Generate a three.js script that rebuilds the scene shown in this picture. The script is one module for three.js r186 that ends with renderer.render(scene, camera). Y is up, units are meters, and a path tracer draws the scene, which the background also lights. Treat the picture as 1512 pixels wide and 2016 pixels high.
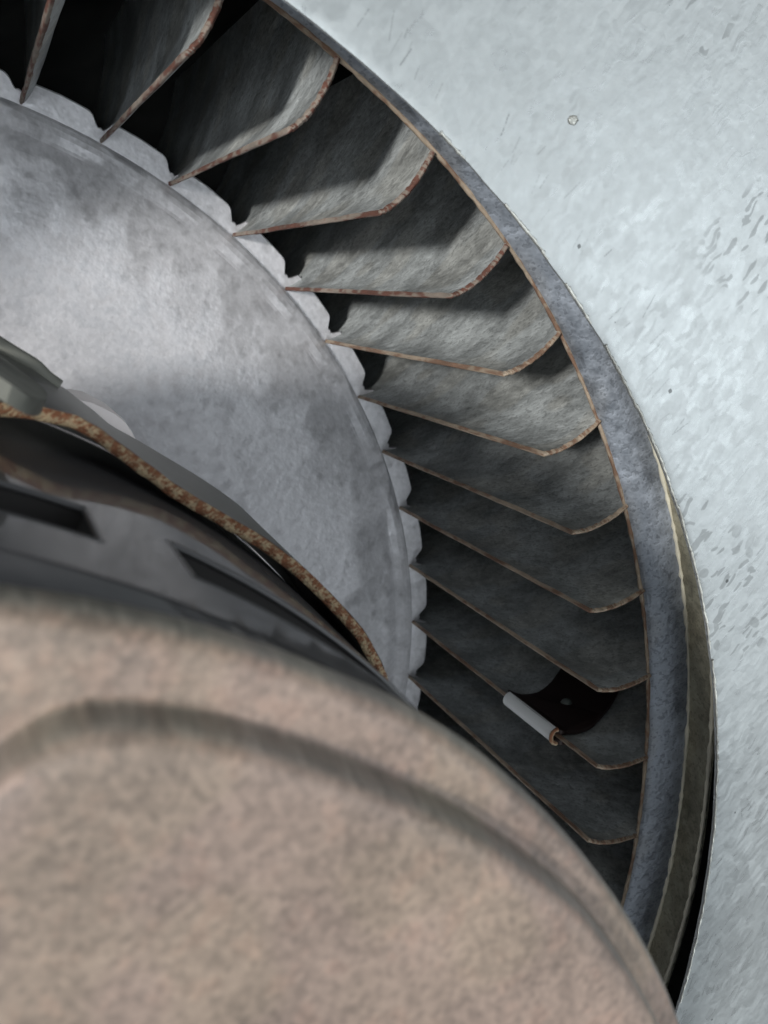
import * as THREE from 'three';
import { mergeGeometries, mergeVertices, toCreasedNormals } from 'three/addons/utils/BufferGeometryUtils.js';

// ------------------------------------------------------------------ frame
// Wheel units: 1 = radius of the wheel's inlet ring. The wheel axis is the world's vertical; the blower lies with its inlet upward.
const S = 0.14, LIFT = 0.25, PHI = 0.468174;
const W = (x, y, z) => new THREE.Vector3(x * S, z * S + LIFT, -y * S);
const pol = (r, t, z) => W(r * Math.cos(t + PHI), r * Math.sin(t + PHI), z);
const DEG = Math.PI / 180;
const scene = new THREE.Scene();

// ------------------------------------------------------------------ camera
const camera = new THREE.PerspectiveCamera(59.11, 0.75, 0.002, 50);
camera.position.copy(W(0.21735, 0.631525, 0.87559));
camera.up.copy(W(0.102946, 0.967265, -0.231949).sub(W(0, 0, 0)));
camera.lookAt(W(0.21735 + 0.392391, 0.631525 - 0.253768, 0.87559 - 0.884099));
camera.focus = 0.142;
camera.userData.fStop = 48;

// ------------------------------------------------------------------ light: a bright overcast sky over the upturned inlet
const SUN = new THREE.Vector3(-0.73, 0.68, -0.14).normalize(), ZEN = new THREE.Vector3(-0.155, 0.975, 0.155).normalize(), CLOUD = new THREE.Vector3(0.67, 0.72, 0.06).normalize();
{
  const w = 512, h = 256, d = new Float32Array(w * h * 4);
  for (let j = 0; j < h; j++) for (let i = 0; i < w; i++) {
    const el = ((j + 0.5) / h - 0.5) * Math.PI, az = ((i + 0.5) / w - 0.5) * 2 * Math.PI;
    const v = new THREE.Vector3(Math.cos(el) * Math.cos(az), Math.sin(el), Math.cos(el) * Math.sin(az));
    const m = Math.max(0, v.dot(SUN)), n = Math.max(0, v.dot(CLOUD));
    let L = 0.23 + 0.1 * Math.max(0, v.y) + 0.5 * m ** 9 + 0.4 * n ** 10 + 2.4 * n ** 26 + 0.8 * Math.max(0, v.dot(ZEN)) ** 9 + 9 * Math.max(0, v.dot(ZEN)) ** 80;  // narrow ZEN lobe is added to light the hub, almost a second sun
    if (v.y < 0) L = 0.15;
    const k = (j * w + i) * 4, warm = m ** 8;
    d[k] = L * (0.92 + 0.07 * warm); d[k + 1] = L; d[k + 2] = L * (1.045 - 0.05 * warm); d[k + 3] = 1;
  }
  const t = new THREE.DataTexture(d, w, h, THREE.RGBAFormat, THREE.FloatType);
  t.mapping = THREE.EquirectangularReflectionMapping; t.magFilter = THREE.LinearFilter; t.minFilter = THREE.LinearFilter; t.needsUpdate = true;
  scene.background = t; scene.environment = t;
}
const sun = new THREE.DirectionalLight(0xfffdf8, 2.8);
sun.position.copy(SUN).multiplyScalar(2).add(new THREE.Vector3(0, LIFT, 0));
sun.target.position.set(0, LIFT, 0); sun.castShadow = true; sun.shadow.radius = 12; sun.shadow.mapSize.set(2048, 2048);
Object.assign(sun.shadow.camera, { left: -0.4, right: 0.4, top: 0.4, bottom: -0.4, near: 0.5, far: 4 });
scene.add(sun, sun.target);
const renderer = new THREE.WebGLRenderer({ antialias: true });
renderer.setSize(768, 1024);
renderer.toneMapping = THREE.LinearToneMapping;
renderer.toneMappingExposure = 1.04;
renderer.shadowMap.enabled = true;

// ------------------------------------------------------------------ noise and textures
let seed = 7;
const rnd = () => { seed = (seed * 1664525 + 1013904223) >>> 0; return seed / 4294967296; };
function hash(x, y, s) { let h = Math.imul(x, 374761393) ^ Math.imul(y, 668265263) ^ Math.imul(s, 1274126177); h = Math.imul(h ^ (h >>> 13), 1103515245); h ^= h >>> 16; return (h >>> 0) / 4294967296; }
const sm = (t) => t * t * (3 - 2 * t);
const clamp = (x, a = 0, b = 1) => Math.min(b, Math.max(a, x));
const step = (a, b, x) => sm(clamp((x - a) / (b - a)));
// periodic value noise on the unit square, nx by ny cells
function vn(u, v, nx, ny, s) {
  const x = u * nx, y = v * ny, xi = Math.floor(x), yi = Math.floor(y), fx = sm(x - xi), fy = sm(y - yi);
  const a = ((xi % nx) + nx) % nx, b = (a + 1) % nx, c = ((yi % ny) + ny) % ny, d = (c + 1) % ny;
  return (hash(a, c, s) * (1 - fx) + hash(b, c, s) * fx) * (1 - fy) + (hash(a, d, s) * (1 - fx) + hash(b, d, s) * fx) * fy;
}
function fbm(u, v, nx, ny, o, s) { let t = 0, a = 0.5, n = 0; for (let i = 0; i < o; i++) { t += a * vn(u, v, nx << i, ny << i, s + i); n += a; a *= 0.55; } return t / n; }
// nearest point of a jittered grid: [distance, id]
function cells(u, v, n, s, m = n) {
  const x = u * n, y = v * m, xi = Math.floor(x), yi = Math.floor(y); let best = 9, id = 0;
  for (let j = -1; j < 2; j++) for (let i = -1; i < 2; i++) {
    const a = (((xi + i) % n) + n) % n, b = (((yi + j) % m) + m) % m;
    const d = (xi + i + hash(a, b, s) - x) ** 2 + (yi + j + hash(a, b, s + 1) - y) ** 2;
    if (d < best) { best = d; id = hash(a, b, s + 2); }
  }
  return [Math.sqrt(best), id];
}
function tex(n, f, srgb, rep = 1) {
  const d = new Uint8Array(n * n * 4), c = [0, 0, 0];
  for (let j = 0; j < n; j++) for (let i = 0; i < n; i++) {
    f((i + 0.5) / n, (j + 0.5) / n, c);
    const k = (j * n + i) * 4;
    for (let q = 0; q < 3; q++) d[k + q] = 255 * (srgb ? Math.pow(clamp(c[q]), 1 / 2.2) : clamp(c[q]));
    d[k + 3] = 255;
  }
  const t = new THREE.DataTexture(d, n, n, THREE.RGBAFormat, THREE.UnsignedByteType);
  t.wrapS = t.wrapT = THREE.RepeatWrapping; t.magFilter = THREE.LinearFilter; t.minFilter = THREE.LinearMipmapLinearFilter; t.generateMipmaps = true;
  if (srgb) t.colorSpace = THREE.SRGBColorSpace;
  t.repeat.set(rep, rep); t.needsUpdate = true;
  return t;
}
const grey = (c, x) => { c[0] = c[1] = c[2] = x; };

// galvanised sheet of the housing: uv in wheel units / 1.2
const PT = 1.2, scratches = [], specks = [];
for (let i = 0; i < 90; i++) {       // short radial scuffs left round the inlet hole
  const t = (0.05 + 1.15 * rnd()), r = 0.945 + 0.05 * rnd() * rnd(), l = 0.006 + 0.02 * rnd(), a = t + (rnd() - 0.2) * 0.5;
  scratches.push([r * Math.cos(t), r * Math.sin(t), Math.cos(a) * l, Math.sin(a) * l, 0.15 + 0.5 * rnd() * rnd()]);
}
for (let i = 0; i < 60; i++) specks.push([rnd(), rnd(), 0.0008 + 0.0022 * rnd() * rnd()]);
const SN = 2048, marks = new Float32Array(SN * SN);
{
  const put = (x, y, v) => { const i = ((Math.round(x) % SN) + SN) % SN, j = ((Math.round(y) % SN) + SN) % SN; marks[j * SN + i] = Math.max(marks[j * SN + i], v); };
  for (const [x, y, dx, dy, v] of scratches) for (let k = 0; k < 120; k++) {
    const f = k / 119, px = (x + dx * f) / PT * SN, py = (y + dy * f) / PT * SN, q = v * (hash(k >> 3, Math.round(x * 999), 5) > 0.35 ? 1 : 0.2);
    put(px, py, q); put(px + 1, py, q * 0.6); put(px, py + 1, q * 0.5);
  }
  for (const [u, v, r] of [...specks, [0.922 / PT, 0.268 / PT, 0.002], [0.964 / PT, 0.1 / PT, 0.0024]]) {
    const R = r * SN * 0.8; for (let j = -R - 1; j <= R + 1; j++) for (let i = -R - 1; i <= R + 1; i++) if (i * i + j * j < R * R) put(u * SN + i, v * SN + j, 0.85);
  }
}
const plateAt = (u, v) => {
  // brushed streaks run about 14 degrees up from x; coordinates turned on integer lattice so that the tile closes
  const a = 4 * u + v, b = 4 * v - u;
  const st = fbm(a, b, 3, 32, 3, 11), st2 = fbm(a, b, 6, 70, 2, 17);
  const patch = fbm(u, v, 5, 5, 4, 23), [cd, ci] = cells(u + 0.02 * (vn(u, v, 20, 20, 9) - 0.5), v + 0.02 * (vn(u, v, 20, 20, 19) - 0.5), 90, 31);
  const w = 0.03 * (vn(u, v, 90, 90, 15) - 0.5), [fd, fi] = cells(a + 2 * w, b + w, 22, 61, 66);
  return { st: 0.6 * st + 0.4 * st2, patch, ci, cd, fd, fi };
};
const plateMap = tex(2048, (u, v, c) => {
  const p = plateAt(u, v), i = Math.floor(u * SN), j = Math.floor(v * SN);
  const x = (u * PT), y = v * PT, far = step(0.98, 1.14, Math.hypot(x, y * 0.9));
  let g = 0.405 + 0.17 * (p.patch - 0.5) + (0.02 + 0.1 * far) * (p.st - 0.5) + (0.025 + 0.06 * far) * (p.fi - 0.5) + 0.035 * (p.ci - 0.5);
  const gate = step(0.38, 0.62, vn(u, v, 13, 13, 71)), chip = step(0.8, 0.83, p.fi) * step(0.62, 0.5, p.fd) * gate + 0.8 * step(0.93, 0.95, p.ci) * step(0.5, 0.4, p.cd) * gate;
  g *= 1 - (0.05 + 0.3 * far) * Math.min(1, chip); g *= 1 - 0.75 * marks[j * SN + i];
  g += 0.05 * (fbm(u, v, 190, 190, 2, 41) - 0.5);
  c[0] = g * 0.955; c[1] = g * 1.0; c[2] = g * 1.01;
}, true);
const plateRough = tex(1024, (u, v, c) => { const p = plateAt(u, v); grey(c, 0.36 + 0.2 * (p.patch - 0.5) + 0.16 * (p.st - 0.5) + 0.14 * (p.fi - 0.5) + 0.12 * (p.ci - 0.5)); });
const plateBump = tex(2048, (u, v, c) => {
  const p = plateAt(u, v), x = u * PT, y = v * PT, far = step(0.96, 1.16, Math.hypot(x, y * 0.9));
  grey(c, 0.5 + 0.4 * (fbm(u, v, 44, 44, 3, 51) - 0.5) + (0.02 + 0.16 * far) * (p.st - 0.5) + 0.06 * far * (p.fi - 0.5) + 0.1 * (fbm(u, v, 260, 260, 2, 57) - 0.5));
});
// weathered zinc of the wheel
const zincAt = (u, v) => { const a = fbm(u, v, 6, 6, 5, 101), b = fbm(u, v, 34, 34, 3, 131), s = fbm(u, v, 90, 90, 2, 151); return [a, b, s]; };
const zincMap = tex(1024, (u, v, c) => {
  const [a, b, s] = zincAt(u, v); let g = 0.56 + 0.55 * (a - 0.5) + 0.34 * (b - 0.5) + 0.22 * (s - 0.5);
  g *= 1 - 0.34 * step(0.6, 0.72, s); const o = step(0.5, 0.72, vn(u, v, 8, 8, 171));
  c[0] = g * (0.99 + 0.02 * o); c[1] = g * (1.0 - 0.01 * o); c[2] = g * (1.0 - 0.05 * o);
}, true);
const hubMap = tex(1024, (u, v, c) => {
  const [a, b, s] = zincAt(u, v), g = (0.6 + 0.16 * (a - 0.5) + 0.3 * (b - 0.5) + 0.14 * (s - 0.5)) * (1 - 0.18 * step(0.45, 0.85, b));
  c[0] = g; c[1] = g; c[2] = g * 0.99;
}, true);
const zincRough = tex(1024, (u, v, c) => { const [a, b, s] = zincAt(u, v); grey(c, 0.5 + 0.4 * (a - 0.5) + 0.3 * (b - 0.5) + 0.1 * (s - 0.5)); });
const hubBump = tex(1024, (u, v, c) => { const [a, b, s] = zincAt(u, v); grey(c, 0.5 + 0.5 * (b - 0.5) + 0.2 * (s - 0.5)); });
const hubRough = tex(1024, (u, v, c) => { const [a, b, s] = zincAt(u, v); grey(c, 0.52 + 0.1 * (a - 0.5) + 0.34 * (b - 0.5) + 0.14 * (s - 0.5)); });
const zincBump = tex(1024, (u, v, c) => { const [a, b, s] = zincAt(u, v); grey(c, 0.5 + 0.25 * (a - 0.5) + 0.6 * (b - 0.5) + 0.25 * (s - 0.5)); });
const rustMap = tex(512, (u, v, c) => {
  const a = fbm(u, v, 14, 14, 4, 201), b = fbm(u, v, 60, 60, 2, 221), k = step(0.38, 0.52, a * 0.6 + b * 0.4);
  const f = 0.75 + 0.5 * b; c[0] = f * (0.42 * (1 - k) + 0.19 * k); c[1] = f * (0.33 * (1 - k) + 0.075 * k); c[2] = f * (0.22 * (1 - k) + 0.035 * k);
}, true);
const edgeMap = tex(512, (u, v, c) => {
  const a = fbm(u, v, 24, 24, 3, 461), b = fbm(u, v, 120, 120, 2, 481), k = step(0.4, 0.56, a * 0.55 + b * 0.45), f = 0.6 + 0.8 * b;
  c[0] = f * (0.3 - 0.18 * k); c[1] = f * (0.25 - 0.2 * k); c[2] = f * (0.21 - 0.175 * k);
}, true);
const tanMap = tex(512, (u, v, c) => {
  const a = fbm(u, v, 30, 30, 3, 261), b = fbm(u, v, 140, 140, 2, 281), k = step(0.44, 0.6, a * 0.55 + b * 0.45), f = 0.6 + 0.8 * b;
  c[0] = f * (0.42 - 0.22 * k); c[1] = f * (0.34 - 0.22 * k); c[2] = f * (0.26 - 0.18 * k);
}, true);
const rustBump = tex(512, (u, v, c) => grey(c, fbm(u, v, 50, 50, 3, 241)));
const bellMap = tex(1024, (u, v, c) => {
  const a = fbm(u, v, 6, 6, 4, 301), b = fbm(u, v, 40, 40, 3, 321), s = fbm(u, v, 150, 150, 2, 341), p = vn(u, v, 13, 13, 361);
  let g = 0.39 + 0.32 * (a - 0.5) + 0.11 * (b - 0.5) + 0.28 * (s - 0.5);
  const k = 0.4 * step(0.35, 0.75, p), r = 0.4 * step(0.55, 0.75, b);
  c[0] = g * (1.04 + 0.06 * r); c[1] = g * (0.86 - 0.05 * k - 0.05 * r); c[2] = g * (0.73 + 0.05 * k - 0.07 * r);
}, true);
const bellBump = tex(1024, (u, v, c) => grey(c, 0.5 * fbm(u, v, 40, 40, 3, 381) + 0.5 * fbm(u, v, 12, 12, 2, 391)));
const grimeMap = tex(512, (u, v, c) => { const a = fbm(u, v, 12, 12, 4, 401), g = 0.6 + 0.9 * (a - 0.5); c[0] = g; c[1] = g; c[2] = g * 0.96; }, true);

const std = (o) => new THREE.MeshStandardMaterial({ side: THREE.DoubleSide, ...o });
const phy = (o) => new THREE.MeshPhysicalMaterial({ side: THREE.DoubleSide, ...o });
const rgb = (r, g, b) => new THREE.Color().setRGB(r, g, b);
const M = {
  plate: std({ color: rgb(1, 1, 1), map: plateMap, roughnessMap: plateRough, roughness: 1, metalness: 0.7, bumpMap: plateBump, bumpScale: 0.00013 }),
  inner: std({ color: rgb(0.05, 0.05, 0.05), map: grimeMap, roughness: 0.7, metalness: 0.5 }),  // near-black colour stands in for shade inside the housing
  burr: std({ color: rgb(0.7, 0.7, 0.68), map: grimeMap, roughness: 0.4, metalness: 0.7 }),
  hub: std({ color: rgb(1.08, 1.07, 1.13), map: hubMap, roughnessMap: hubRough, roughness: 0.95, metalness: 0.45, bumpMap: hubBump, bumpScale: 0.00018 }),
  blade: std({ color: rgb(0.88, 0.92, 0.93), map: zincMap, roughnessMap: zincRough, roughness: 1.0, metalness: 0.2, bumpMap: zincBump, bumpScale: 0.00026 }),
  ring: std({ color: rgb(0.66, 0.72, 0.83), map: zincMap, roughnessMap: zincRough, roughness: 0.95, metalness: 0.65, bumpMap: zincBump, bumpScale: 0.00016 }),
  ringOuter: std({ color: rgb(0.62, 0.59, 0.46), map: zincMap, roughness: 0.75, metalness: 0.35, bumpMap: zincBump, bumpScale: 0.0001 }),
  worn: std({ color: rgb(1.2, 1.14, 0.98), map: grimeMap, roughness: 0.4, metalness: 0.2 }),
  edge: std({ map: edgeMap, roughness: 0.85, metalness: 0.1, bumpMap: rustBump, bumpScale: 0.0002 }),
  edgeTan: std({ map: tanMap, roughness: 0.7, metalness: 0.2, bumpMap: rustBump, bumpScale: 0.0002 }),
  bandEdge: std({ map: rustMap, color: rgb(0.95, 0.92, 0.85), roughness: 0.85, metalness: 0.1, bumpMap: rustBump, bumpScale: 0.0003 }),
  rust: std({ map: rustMap, roughness: 0.85, metalness: 0.1, bumpMap: rustBump, bumpScale: 0.0002 }),
  shell: phy({ color: rgb(0.06, 0.058, 0.062), roughness: 0.5, metalness: 0.2, clearcoat: 0.6, clearcoatRoughness: 0.06 }),
  dark: std({ color: rgb(0.02, 0.018, 0.018), roughness: 0.8 }),  // near-black stands in for shade inside the motor vent slots
  winding: std({ map: rustMap, color: rgb(0.8, 0.5, 0.3), roughness: 0.7, metalness: 0.3 }),
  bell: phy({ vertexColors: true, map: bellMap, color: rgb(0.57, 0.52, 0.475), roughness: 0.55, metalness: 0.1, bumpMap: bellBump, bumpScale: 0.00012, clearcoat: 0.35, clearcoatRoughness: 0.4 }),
  rear: std({ color: rgb(0.92, 0.84, 0.83), roughness: 0.35, metalness: 0 }),  // pale colour stands in for sunlight on a sliver of rear bell
  band: std({ color: rgb(0.16, 0.16, 0.15), roughness: 0.4, metalness: 0.5, bumpMap: zincBump, bumpScale: 0.00008 }),
  arm: std({ color: rgb(0.22, 0.22, 0.2), map: grimeMap, roughness: 0.7, metalness: 0.2 }),
  clip: std({ color: rgb(0.022, 0.012, 0.011), roughness: 0.55, metalness: 0.2 }),
  spine: std({ color: rgb(0.9, 0.92, 0.92), roughness: 0.45, metalness: 0.1 }),
};

// ------------------------------------------------------------------ builders
// grid of points f(i/nu, j/nv) -> Vector3 in wheel units turned to world; uv in wheel units when g is given
function grid(nu, nv, f, uv) {
  const p = [], t = [], ix = [];
  for (let j = 0; j <= nv; j++) for (let i = 0; i <= nu; i++) { const q = f(i / nu, j / nv, i, j); p.push(q.x, q.y, q.z); const w = uv ? uv(i / nu, j / nv, i, j) : [i / nu, j / nv]; t.push(w[0], w[1]); }
  for (let j = 0; j < nv; j++) for (let i = 0; i < nu; i++) { const a = j * (nu + 1) + i, b = a + 1, c = a + nu + 1, d = c + 1; ix.push(a, b, d, a, d, c); }
  const g = new THREE.BufferGeometry();
  g.setAttribute('position', new THREE.Float32BufferAttribute(p, 3)); g.setAttribute('uv', new THREE.Float32BufferAttribute(t, 2)); g.setIndex(ix);
  g.computeVertexNormals();
  return g;
}
const T0 = -200 * DEG;                              // seams lie outside the picture
// turned shape: prof(t) or a fixed list of [r, z]; crease angle in radians
function turned(prof, n = 256, crease = 0.7, t0 = T0, t1 = T0 + 2 * Math.PI, wob, turnOver) {   // a profile read inward to outward faces up
  const f0 = typeof prof === 'function' ? prof : () => prof, fn = turnOver ? (t) => f0(t).slice().reverse() : f0;
  const rows = []; for (let i = 0; i <= n; i++) rows.push(fn(t0 + (t1 - t0) * i / n));
  const m = rows[0].length, len = [0]; for (let k = 1; k < m; k++) len.push(len[k - 1] + Math.hypot(rows[0][k][0] - rows[0][k - 1][0], rows[0][k][1] - rows[0][k - 1][1]));
  const g = grid(n, m - 1, (u, v, i, j) => { const [r, z] = rows[i][j], t = t0 + (t1 - t0) * u; const w = wob ? wob(t, j) : 0; return pol(r + w, t, z); },
    (u, v, i, j) => [(t0 + (t1 - t0) * u) * rows[i][j][0], len[j]]);
  return crease ? toCreasedNormals(g, crease) : g;
}
function flat(g, k = 1) {                             // planar uv across the axis, wheel units / k
  const p = g.attributes.position, t = [], c = Math.cos(-PHI), s = Math.sin(-PHI);
  for (let i = 0; i < p.count; i++) { const x = p.getX(i) / S, y = -p.getZ(i) / S; t.push((x * c - y * s) / k, (x * s + y * c) / k); }
  g.setAttribute('uv', new THREE.Float32BufferAttribute(t, 2)); return g;
}
// tube of radius rad(t) along a list of world points
function tube(pts, rad, closed = false, n = 0, seg = 7, wob = 0) {
  const cv = new THREE.CatmullRomCurve3(pts, closed, 'catmullrom', 0.2);
  const g = new THREE.TubeGeometry(cv, n || pts.length * 3, rad * S, seg, closed);
  if (wob) { const p = g.attributes.position, q = g.attributes.normal; for (let i = 0; i < p.count; i++) { const w = (hash(Math.floor(i / (seg + 1)), 3, 77) - 0.5) * 2 * wob * S; p.setXYZ(i, p.getX(i) + q.getX(i) * w, p.getY(i) + q.getY(i) * w, p.getZ(i) + q.getZ(i) * w); } }
  const L = cv.getLength() / S, t = g.attributes.uv; for (let i = 0; i < t.count; i++) t.setXY(i, t.getX(i) * L, t.getY(i) * 0.03);
  return g;
}
const scaleUV = (g, k) => { const t = g.attributes.uv; for (let i = 0; i < t.count; i++) t.setXY(i, t.getX(i) * k, t.getY(i) * k); return g; };
function thing(name, label, category, z, r = 0, t = 0) {
  const o = new THREE.Group(); o.name = name; o.userData = { label, category };
  o.position.copy(pol(r, t, z)); scene.add(o); return o;
}
const counts = {};
function part(name, geo, mat, parent, label) {       // geometry arrives in world metres
  const root = []; for (let o = parent; o && o !== scene; o = o.parent) root.push(o.position);
  const off = root.reduce((a, b) => a.add(b), new THREE.Vector3());
  const g = Array.isArray(geo) ? mergeGeometries(geo.map((x) => (x.index ? x.toNonIndexed() : x))) : geo;
  g.translate(-off.x, -off.y, -off.z);
  const m = new THREE.Mesh(g, mat); m.castShadow = m.receiveShadow = true;
  counts[name] = (counts[name] || 0) + 1; m.name = counts[name] > 1 ? name + '_' + String(counts[name] - 1).padStart(3, '0') : name;
  if (label) m.userData.label = label;
  parent.add(m); return m;
}
const lerpTable = (tab, x) => { if (x <= tab[0][0]) return tab[0][1]; for (let i = 1; i < tab.length; i++) if (x <= tab[i][0]) { const [a, p] = tab[i - 1], [b, q] = tab[i]; return p + (q - p) * sm((x - a) / (b - a)) * 0.4 + (q - p) * ((x - a) / (b - a)) * 0.6; } return tab[tab.length - 1][1]; };

// ------------------------------------------------------------------ housing
const housing = thing('blower_housing', 'pale galvanised sheet housing with a large round inlet hole around the fan wheel', 'blower housing', -1.02);
{
  const RH = 0.931, TH = 0.0045, OUT = 2.3, Z = 0.2;
  const sq = (t) => OUT / Math.max(Math.abs(Math.cos(t + PHI)), Math.abs(Math.sin(t + PHI)));
  const edge = (t) => RH + 0.0012 * (vn(t / 6.2832, 0, 40, 1, 5) - 0.5) + 0.0012 * (vn(t / 6.2832, 0, 260, 1, 6) - 0.5);
  const rs = [0, 0.004, 0.02, 0.06, 0.15, 0.3, 0.6, 1];
  const top = grid(720, rs.length - 1, (u, v, i, j) => { const t = T0 + u * 2 * Math.PI, a = edge(t), b = sq(t); return pol(a + (b - a) * rs[j], t, Z - (j === 0 ? 0.0015 : 0)); });
  const under = grid(240, 2, (u, v) => { const t = T0 + u * 2 * Math.PI, a = edge(t), b = sq(t); return pol(a + (b - a) * v, t, Z - TH); });
  const rim = grid(720, 1, (u, v) => { const t = T0 + u * 2 * Math.PI; return pol(edge(t), t, Z - 0.0015 - v * (TH - 0.0015)); });
  part('side_panel', [flat(top, PT), flat(under, PT), flat(rim, PT)], M.plate, housing);
  // bright burr along the sheared edge: uneven, gone in places
  const burr = [];
  for (const [a, b] of [[-40, -12], [-11.5, 11], [12.5, 15.5], [17, 21], [24, 26]]) {
    const pts = []; for (let t = a; t <= b; t += 0.35) pts.push(pol(edge(t * DEG) + 0.0008 * (hash(Math.round(t * 50), 1, 3) - 0.3), t * DEG, Z - 0.001 + 0.001 * hash(Math.round(t * 50), 2, 3)));
    burr.push(tube(pts, 0.0014, false, pts.length * 2, 5, 0.0009));
  }
  part('edge_burr', burr, M.burr, housing, 'thin bright burr along the sheared edge of the inlet hole');
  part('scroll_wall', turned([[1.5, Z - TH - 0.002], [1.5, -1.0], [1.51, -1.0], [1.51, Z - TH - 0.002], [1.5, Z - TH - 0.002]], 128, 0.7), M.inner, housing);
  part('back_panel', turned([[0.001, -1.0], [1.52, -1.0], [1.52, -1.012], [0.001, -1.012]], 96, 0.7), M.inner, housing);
  const bump = new THREE.SphereGeometry(0.0045 * S, 14, 8); { const bp = bump.attributes.position; for (let i = 0; i < bp.count; i++) { const k = 0.7 + 0.6 * hash(Math.round(bp.getX(i) * 2e4), Math.round(bp.getZ(i) * 2e4), 4); bp.setXYZ(i, bp.getX(i) * k, bp.getY(i) * 0.22 * k, bp.getZ(i) * k * 0.8); } bump.computeVertexNormals(); }
  const lp = new THREE.Vector2(0.956, 0.364).rotateAround(new THREE.Vector2(), PHI); bump.translate(...W(lp.x, lp.y, Z + 0.0005).toArray());
  part('zinc_lump', bump, M.burr, housing);
}

// ------------------------------------------------------------------ fan wheel
const NB = 51, DT = 2 * Math.PI / NB, TH0 = 0.6374, RIN = 0.9155, ZB = -0.98, ZH = -0.562;
const wheel = thing('fan_wheel', 'squirrel cage fan wheel of curved galvanised blades with rusty edges behind the inlet hole', 'fan wheel', -0.6);
{
  // back plate: flat rim cut into teeth between the blades, and a pressed dome
  const toothTab = [[0, 0.932], [0.02, 0.9445], [0.06, 0.9465], [0.4, 0.948], [0.74, 0.947], [0.8, 0.9435], [0.86, 0.935], [0.9, 0.931], [0.93, 0.931], [0.95, 0.937], [0.965, 0.932], [1, 0.922]];
  const tooth = (t) => { const k = (TH0 - t) / DT, f = k - Math.floor(k), n = Math.floor(k); return lerpTable(toothTab, f) + 0.002 * (hash(n + 60, 1, 9) - 0.5); };
  part('back_plate', flat(turned((t) => { const r = tooth(t); return [[0.895, -0.5645], [0.91, -0.5645], [r - 0.002, -0.5645], [r, -0.5665], [r, -0.572], [0.895, -0.572]]; }, NB * 28, 0.6), 0.5), M.hub, wheel);
  part('hub_dome', flat(turned([[0.9125, -0.566], [0.9115, -0.559], [0.907, -0.553], [0.9, -0.5498], [0.892, -0.5495], [0.886, -0.5525], [0.881, -0.5545], [0.876, -0.5535], [0.869, -0.5485], [0.861, -0.544], [0.851, -0.5402], [0.837, -0.537], [0.82, -0.5348], [0.79, -0.5335], [0.74, -0.5335], [0.6, -0.536], [0.4, -0.536], [0.2, -0.539], [0.03, -0.539]], 256, 1.2, undefined, undefined, null, true), 0.5), M.hub, wheel);
  // blades
  const prof = [[0.9155, 0], [0.924, -0.004], [0.935, -0.0075], [0.95, -0.0098], [0.966, -0.0103], [0.982, -0.0088], [0.997, -0.006], [1.02, -0.002], [1.05, 0.004], [1.085, 0.01], [1.12, 0.018], [1.14, 0.024], [1.16, 0.03]];
  const dthT = [0, 0.003, -0.003, -0.007, -0.003, -0.002, 0.001, 0.002, 0.0, 0.0, 0.002];
  const TK = 0.0056;                                  // sheet thickness
  const front = (r) => (r < 1 ? 0.004 : r < 1.05 ? -0.002 : -0.002 - (r - 1.05) * 1.5);
  const variants = [];
  function bladeGeo(s) {
    const np = prof.length - 1, nz = 24, zz = (r, v) => ZB + (front(r) - ZB) * v;
    const wav = (r, v) => 0.002 * (vn(v, r, 7, 3, 900 + s) - 0.5) + 0.0008 * (vn(v, r, 24, 7, 950 + s) - 0.5);
    const face = (o) => grid(np, nz, (u, v, i) => { const [r, a] = prof[i]; return pol(r, a + (o + wav(r, v)) / r, zz(r, v)); }, (u, v, i) => [prof[i][0] * 2.6 + s * 0.37, zz(prof[i][0], v) * 2.6 + s * 0.21]);
    const skin = mergeGeometries([face(TK / 2), face(-TK / 2)]);
    // cut edge: rounded strip down the inner edge and along the front end, with an uneven rusty outline
    const path = [];
    for (let k = 0; k <= 26; k++) { const v = k / 26; const z = ZH + (front(RIN) - ZH) * v; path.push([RIN, wav(RIN, (z - ZB) / (front(RIN) - ZB)) / RIN, z]); }
    for (let k = 1; k <= 30; k++) { const x = 0.9 + k / 30 * 6.1, i = clamp(Math.floor(x - 0.9), 0, 6), f = clamp(x - 0.9 - i); const r = prof[i][0] + (prof[Math.min(i + 1, 7)][0] - prof[i][0]) * f, a = prof[i][1] + (prof[Math.min(i + 1, 7)][1] - prof[i][1]) * f; if (r < 1.004) path.push([r, a + wav(r, 1) / r, front(0.9)]); }
    const strip = grid(path.length - 1, 4, (u, v, i, j) => {
      const [r, a, z] = path[i], w = (v - 0.5) * (TK + 0.0008 + 0.0022 * (hash(i, 2 * s + (j > 2), 21) - 0.4)), bul = [0, 0.0018, 0.0024, 0.0018, 0][j];
      const inner = i <= 26 ? 1 : 0, dr = inner ? -bul - 0.0006 : 0, dz = inner && i < 25 ? 0 : bul + 0.0006; const sink = j === 0 || j === 4 ? 0.0018 : 0;
      return pol(r + dr + (inner ? sink : 0), a + w / r, z + dz - (inner && i < 25 ? 0 : sink));
    }, (u, v, i) => [i * 0.011 + s * 0.3, v * 0.02 + s * 0.1]);
    return [skin, strip];
  }
  for (let s = 0; s < 5; s++) { const [a, b] = bladeGeo(s); const sh = new THREE.Vector3(); for (const g of [a, b]) g.translate(0, -LIFT, 0); variants.push([a, b]); }
  const base = wheel.position;
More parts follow.
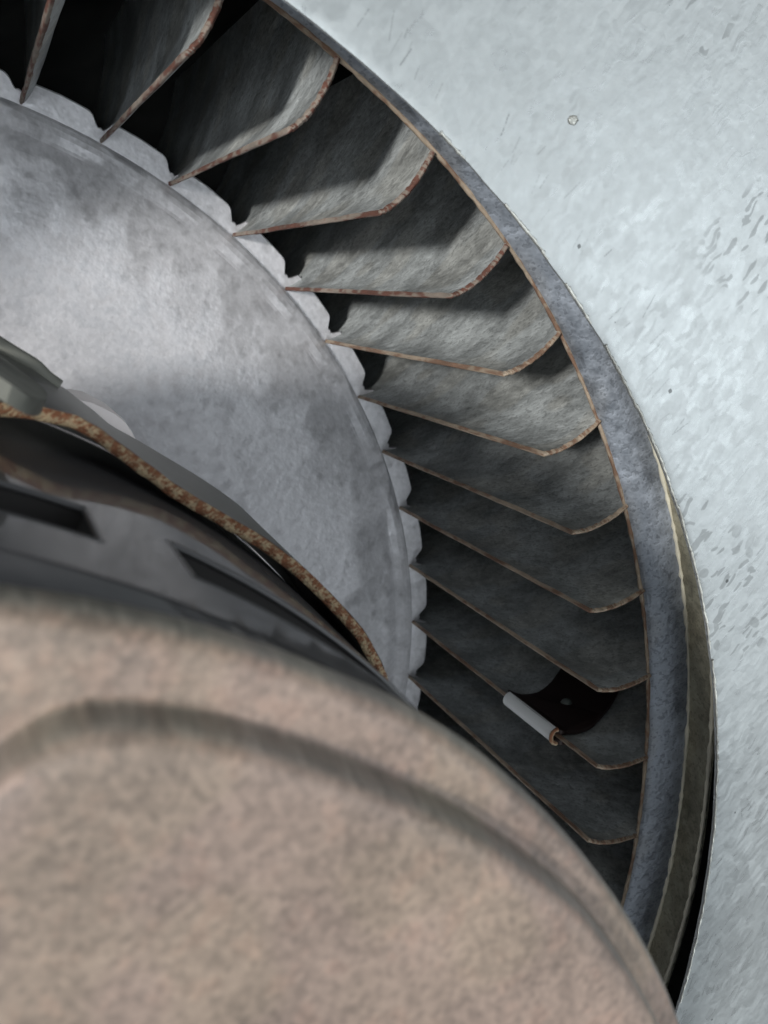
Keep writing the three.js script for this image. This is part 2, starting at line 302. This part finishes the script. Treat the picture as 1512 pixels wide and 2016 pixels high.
  for (let i = 0; i < NB; i++) {
    const [a, b] = variants[i % 5], k = i > NB - 8 ? 0 : (dthT[i] || 0);
    const m = new THREE.Mesh(a, M.blade); m.name = i ? 'blade_' + String(i).padStart(3, '0') : 'blade';
    m.rotation.y = TH0 - i * DT + k; m.position.set(0, LIFT - base.y, 0); m.castShadow = m.receiveShadow = true;
    const e = new THREE.Mesh(b, i < 4 || i > 40 ? M.edge : M.edgeTan); e.name = i ? 'cut_edge_' + String(i).padStart(3, '0') : 'cut_edge'; e.castShadow = e.receiveShadow = true; m.add(e);
    wheel.add(m);
  }
  // inlet ring: rolled inner flange, then an upright lip with worn edges
  const ringR = (t) => 1 + lerpTable([[-180, 0], [-60, 0.012], [-40, 0.008], [-27, 0], [-12, -0.002], [0, -0.001], [12, 0.003], [22, 0.003], [31, 0.001], [180, 0]], ((t / DEG + 540) % 360) - 180);
  const cross = (t, list) => { const d = ringR(t) - 1; return list.map(([r, z]) => [r + d, z]); };
  part('inlet_ring', scaleUV(turned((t) => cross(t, [[1.006, -0.004], [1.0, -0.001], [1.0, 0.003], [1.004, 0.008], [1.012, 0.0145], [1.022, 0.021], [1.032, 0.026], [1.0425, 0.029]]), 360, 0), 3), M.ring, wheel);
  part('ring_lip', scaleUV(turned((t) => cross(t, [[1.0425, 0.029], [1.043, 0.034], [1.041, 0.05], [1.039, 0.065], [1.036, 0.079], [1.042, 0.081], [1.049, 0.06], [1.049, 0.02]]), 360, 1), 3), M.ringOuter, wheel, 'dull olive lip outside the inlet ring');
  const bead = (r, z, a, wob, n) => { const pts = []; for (let k = 0; k < n; k++) { const t = T0 + k / n * 2 * Math.PI; pts.push(pol(r + ringR(t) - 1, t, z)); } return tube(pts, a, true, n * 2, 6, wob); };
  part('ring_edge', bead(1.0, 0.001, 0.0029, 0.0007, 300), M.edgeTan, wheel, 'thin tan edge where the blades meet the ring');
  part('worn_edge', bead(1.0425, 0.0305, 0.0024, 0.0014, 420), M.worn, wheel);
  part('worn_edge', bead(1.036, 0.08, 0.0028, 0.0014, 420), M.worn, wheel);
}

// ------------------------------------------------------------------ spring clip on a blade
{
  const TC = TH0 - 9 * DT, clip = thing('balance_clip', 'small dark folded clip with a bright spine pinched onto a blade at lower right', 'clip', -0.215, 0.905, TC);
  const out = [[0.913, -0.216], [0.93, -0.211], [0.965, -0.213], [1.0, -0.228], [1.045, -0.259], [1.08, -0.272], [1.112, -0.25], [1.118, -0.21], [1.108, -0.18], [1.084, -0.161], [1.053, -0.136], [1.016, -0.112], [0.979, -0.094], [0.953, -0.088], [0.931, -0.087], [0.913, -0.09]];
  const profA = (r) => lerpTable([[0.9155, 0], [0.924, -0.004], [0.935, -0.0075], [0.95, -0.0098], [0.966, -0.0103], [0.982, -0.0088], [0.997, -0.006], [1.02, -0.002], [1.05, 0.004], [1.085, 0.01], [1.12, 0.018]], r);
  for (const side of [1, -1]) {
    const sh = new THREE.Shape(new THREE.CatmullRomCurve3(out.map(([r, z]) => new THREE.Vector3(r, z, 0)), true, 'catmullrom', 0.35).getPoints(90).map((v) => new THREE.Vector2(v.x, v.y)));
    const g = new THREE.ExtrudeGeometry(sh, { depth: 0.005, bevelEnabled: true, bevelSize: 0.0015, bevelThickness: 0.0015, bevelSegments: 2, curveSegments: 4 });
    const p = g.attributes.position;
    for (let i = 0; i < p.count; i++) { const r = p.getX(i), z = p.getY(i), h = (0.0055 + p.getZ(i)) * side; const v = pol(r, TC + profA(r) + h / r, z); p.setXYZ(i, v.x, v.y, v.z); }
    g.computeVertexNormals();
    part('cheek', g, M.clip, clip);
    if (side > 0) {
      const d = new THREE.SphereGeometry(0.0095 * S, 16, 10); d.translate(...pol(0.982, TC + profA(0.982) + 0.0102 / 0.98, -0.161).toArray());
      part('dimple', d, std({ color: rgb(0.12, 0.14, 0.13), roughness: 0.5, metalness: 0.3 }), clip);
    }
  }
  const arcs = (z, R) => { const q = []; for (let k = 0; k <= 14; k++) { const a = (-1.55 + 3.1 * k / 14); q.push([0.914 - R * Math.cos(a), Math.sin(a) * R, z]); } return q; };
  const sp = grid(14, 8, (u, v, i) => { const [r, w, z] = arcs(-0.214 + 0.128 * v, 0.0122)[i]; return pol(r, TC + w / r, z); });
  const sp2 = grid(14, 8, (u, v, i) => { const [r, w, z] = arcs(-0.214 + 0.128 * v, 0.0095)[i]; return pol(r, TC + w / r, z); });
  part('spine', [sp, sp2], M.spine, clip, 'bright rounded fold of the clip');
  part('cut_end', tube(arcs(-0.086, 0.011).map(([r, w, z]) => pol(r, TC + w / r, z)), 0.0032, false, 40, 7, 0.0006), M.rust, clip, 'rusty curled end of the clip');
}

// ------------------------------------------------------------------ motor
const motor = thing('electric_motor', 'round motor with brown end bell and glossy dark slotted shell, blurred in front', 'electric motor', -0.45);
{
  const RS = 0.578, ZT = 0.532, ZL = -0.08, RI = 0.562;
  // shell with vent slots left open
  const zs = [ZL, 0.0, 0.1, 0.2, 0.3, 0.36, 0.405, 0.473, 0.51, ZT], n = 720;
  const slotAt = (k) => { const d = (((k * 0.5 - 3.5) % 33) + 33 * 20) % 33; return d < 28.5; };    // slot from 3.5 to 32 degrees, bridge, next slot ...
  const face = (r, out) => { const p = [], t = [], ix = [], id = (i, j) => j * (n + 1) + i; for (let j = 0; j < zs.length; j++) for (let i = 0; i <= n; i++) { const q = pol(r, i * 0.5 * DEG, zs[j]); p.push(q.x, q.y, q.z); t.push(i * 0.5 * DEG, zs[j]); } for (let j = 0; j < zs.length - 1; j++) for (let i = 0; i < n; i++) if (!(j === 6 && slotAt(i))) ix.push(id(i, j), id(i + 1, j), id(i + 1, j + 1), id(i, j), id(i + 1, j + 1), id(i, j + 1)); const g = new THREE.BufferGeometry(); g.setAttribute('position', new THREE.Float32BufferAttribute(p, 3)); g.setAttribute('uv', new THREE.Float32BufferAttribute(t, 2)); g.setIndex(out ? ix.slice().reverse() : ix); g.computeVertexNormals(); return g; };
  const shell = part('shell', face(RS, 1), M.shell, motor); part('shell_lining', face(RI), M.dark, shell);
  for (let k = 0; k < 11; k++) {                       // rolled rims of the slots
    const a = (3.5 + 33 * k) * DEG, b = a + 28.5 * DEG; if (b > 345 * DEG + a * 0 && k > 10) continue;
    const walls = [], w = (f, m) => walls.push(grid(m, 1, f));
    for (const z of [0.405, 0.473]) w((u, v) => pol(RS + (RI - 0.02 - RS) * v, a + (b - a) * u, z), 40);
    for (const t of [a, b]) w((u, v) => pol(RS + (RI - 0.02 - RS) * v, t, 0.405 + 0.068 * u), 2);
    const pts = []; const N = 24; for (let i = 0; i <= N; i++) pts.push(pol(RS - 0.0015, a + (b - a) * i / N, 0.405)); for (let i = 0; i <= 3; i++) pts.push(pol(RS - 0.0015, b, 0.41 + 0.058 * i / 3)); for (let i = 0; i <= N; i++) pts.push(pol(RS - 0.0015, b - (b - a) * i / N, 0.473)); for (let i = 0; i <= 3; i++) pts.push(pol(RS - 0.0015, a, 0.468 - 0.058 * i / 3));
    part('slot_rim', tube(pts, 0.0022, true, 160, 6), M.shell, part('vent_slot', walls, M.dark, motor));
  }
  part('stator', turned([[0.5, 0.52], [0.5, -0.06]], 96, 0), M.dark, motor);
  part('rust_patch', grid(16, 3, (u, v) => pol(RS - 0.004 - 0.012 * v + 0.002 * hash(Math.round(u * 16), 1, 8), (26.2 + 5 * u) * DEG, 0.4715 - 0.002 * hash(Math.round(u * 16), 3, 8)), (u, v) => [u * 0.2, v * 0.05]), M.winding, motor);
  // front end bell: rounded rim, low flange and raised face whose outline dips at the bolt pockets
  const rb = (t) => { const d = ((t / DEG + 3600) % 90); const x = d > 81 ? d - 90 : d;
    return lerpTable([[-9, 0.553], [-4, 0.565], [0, 0.568], [10, 0.568], [18, 0.563], [26, 0.556], [30, 0.553], [33, 0.5505], [35.2, 0.547], [36.8, 0.543], [38, 0.536], [38.8, 0.528], [39.4, 0.52], [40.5, 0.503], [42, 0.487], [45, 0.475], [48, 0.487], [50, 0.51], [52, 0.54], [57, 0.55], [81, 0.553]], x); };
  const ro = (t) => lerpTable([[-180, 0.58], [-20, 0.583], [0, 0.585], [20, 0.586], [24, 0.5845], [28.5, 0.5805], [33, 0.5775], [37, 0.574], [41, 0.57], [46, 0.568], [80, 0.575], [180, 0.58]], ((t / DEG + 540) % 360) - 180);
  part('shell_neck', turned((t) => [[ro(t) - 0.003, 0.546], [0.5775, 0.5315], [0.5775, 0.53]].reverse(), 360, 0, undefined, undefined, null, true), M.shell, motor);
  const bellGeo = flat(turned((t) => { const b = rb(t), o = ro(t);
    return [[o - 0.012, 0.543], [o - 0.004, 0.543], [o - 0.0008, 0.5465], [o, 0.553], [o - 0.001, 0.5605], [o - 0.0045, 0.5655], [o - 0.01, 0.567], [0.5 * (b + 0.003 + o - 0.01), 0.567], [b + 0.003, 0.567], [b + 0.0008, 0.5676], [b - 0.0004, 0.5695], [b - 0.001, 0.572], [b - 0.002, 0.5785], [b - 0.0034, 0.5825], [b - 0.0058, 0.5855], [b - 0.0092, 0.5873], [b - 0.014, 0.5882], [b - 0.021, 0.5886], [b * 0.93, 0.5888], [b * 0.85, 0.589], [b * 0.6, 0.592], [b * 0.3, 0.595], [0.0005, 0.596]]; }, 1080, 0, undefined, undefined, null, true), 0.42);
  { // sky reflection is painted in: upright walls tinted greyer than the reddish faces
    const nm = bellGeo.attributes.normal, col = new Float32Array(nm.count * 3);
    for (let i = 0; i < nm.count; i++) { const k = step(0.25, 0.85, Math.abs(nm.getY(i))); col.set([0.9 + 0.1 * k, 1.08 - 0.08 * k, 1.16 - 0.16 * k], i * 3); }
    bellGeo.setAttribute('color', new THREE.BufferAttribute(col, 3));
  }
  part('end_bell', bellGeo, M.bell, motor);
  // rear end bell with ears, and the shaft to the wheel
  const ear = (t) => { const d = ((t / DEG - 31.8 + 3600 + 45) % 90) - 45; return 0.5795 + 0.026 * step(6.5, 1, Math.abs(d)); };
  part('rear_bell', turned((t) => { const r = ear(t); return [[0.5785, 0.045], [r - 0.0005, 0.045], [r, 0.043], [r, -0.04], [r - 0.01, -0.085], [0.3, -0.14], [0.06, -0.15]]; }, 360, 0.8), M.rear, motor);
  part('shaft', turned([[0.05, -0.45], [0.05, -0.14]], 48, 0), M.spine, motor);
}

// ------------------------------------------------------------------ mounting band round the motor
{
  const band = thing('motor_band', 'dark steel mounting band with a thick rusty edge wrapped round the motor shell', 'mounting band', 0.1);
  const inn = [[-180, 0.56], [-2, 0.562], [3, 0.572], [7, 0.582], [10, 0.5862], [14, 0.5865], [17, 0.587], [21, 0.586], [24, 0.5835], [27, 0.5825], [29, 0.5835], [31, 0.587], [33.4, 0.5915], [35, 0.5955], [36.5, 0.597], [38.5, 0.594], [41, 0.588], [60, 0.586], [180, 0.588]];
  const zf = 0.25, zb = 0.1, D = (t) => ((t / DEG + 540) % 360) - 180;
  const ri = (t) => lerpTable(inn, D(t)), back = (t) => lerpTable([[-180, 0.565], [0, 0.57], [12, 0.586], [19, 0.591], [27, 0.588], [31.6, 0.5885], [34, 0.595], [36.3, 0.601], [39, 0.612], [43, 0.622], [60, 0.6], [180, 0.591]], D(t)), th = 0.0094;
  const t0 = -120 * DEG, t1 = 120 * DEG;
  part('strap', [...[0, th].map((o) => turned((t) => [0, 0.15, 0.35, 0.6, 0.85, 1].map((v) => [ri(t) * (1 - v) + back(t) * v + o, zf + (zb - zf) * v]), 360, 0, t0, t1, null, !o)), turned((t) => [[0.579, zb], [back(t), zb], [back(t) + th, zb]], 360, 0, t0, t1)], M.band, band);  // back ring is added to stop light leaking under the band
  part('cut_edge', scaleUV(turned((t) => { const a = ri(t), n1 = 0.0014 * (vn(t / 6.2832, 0, 300, 1, 61) - 0.5), n2 = 0.0014 * (vn(t / 6.2832, 0, 340, 1, 62) - 0.5); return [[a, zf - 0.002], [a + 0.0004 + n1, zf + 0.001], [a + th * 0.5, zf + 0.0022], [a + th - 0.0004 + n2, zf + 0.001], [a + th, zf - 0.002]]; }, 1080, 0, t0, t1), 13), M.bandEdge, band, 'thick rusty cut edge of the band');
  // rounded strap end lying on the band, and a pressed bead behind it
  const tipT = 38.9, zc = 0.275, hw = 0.095;
  const lobe = (o, k) => grid(24, 14, (u, v) => { const z = zc + hw * (v - 0.5) * 2 * k; const cut = Math.sqrt(Math.max(0, 1 - ((v - 0.5) * 2) ** 2)); const a = (tipT + 2.4 * (1 - cut)) + (1 - k) * 0.3; const t = (a + (56 - a) * u) * DEG; return pol(o + 0.012 * step(39, 44, t / DEG), t, z); }, (u, v) => [u * 0.6, v * 0.3]);
  const o0 = 0.606, o1 = 0.616, wall = grid(40, 1, (u, v) => { const y = (u - 0.5) * 2, z = zc + hw * y, cut = Math.sqrt(Math.max(0, 1 - y * y)), t = (tipT + 2.4 * (1 - cut)) * DEG; return pol((v ? o0 : o1) + 0.012 * step(39, 44, t / DEG), t, z); }, (u, v) => [u * 0.4, v * 0.02]);
  const wallS = [1, -1].map((y) => grid(24, 1, (u, v) => { const t = (tipT + 2.4 + (56 - tipT - 2.4) * u) * DEG; return pol((v ? o0 : o1) + 0.012 * step(39, 44, t / DEG), t, zc + hw * y); }, (u, v) => [u * 0.6, v * 0.02]));
  part('strap_end', [lobe(o1, 1), lobe(o0, 1), wall, ...wallS], M.arm, band, 'dusty rounded end of the strap');
  const pts = []; for (let t = 36.8; t < 60; t += 1) pts.push(pol(lerpTable([[36, 0.609], [37.8, 0.614], [39, 0.62], [44, 0.632], [60, 0.612]], t), t * DEG, 0.13)); 
  part('pressed_bead', tube(pts, 0.006, false, 60, 8), M.arm, band);
}

renderer.render(scene, camera);
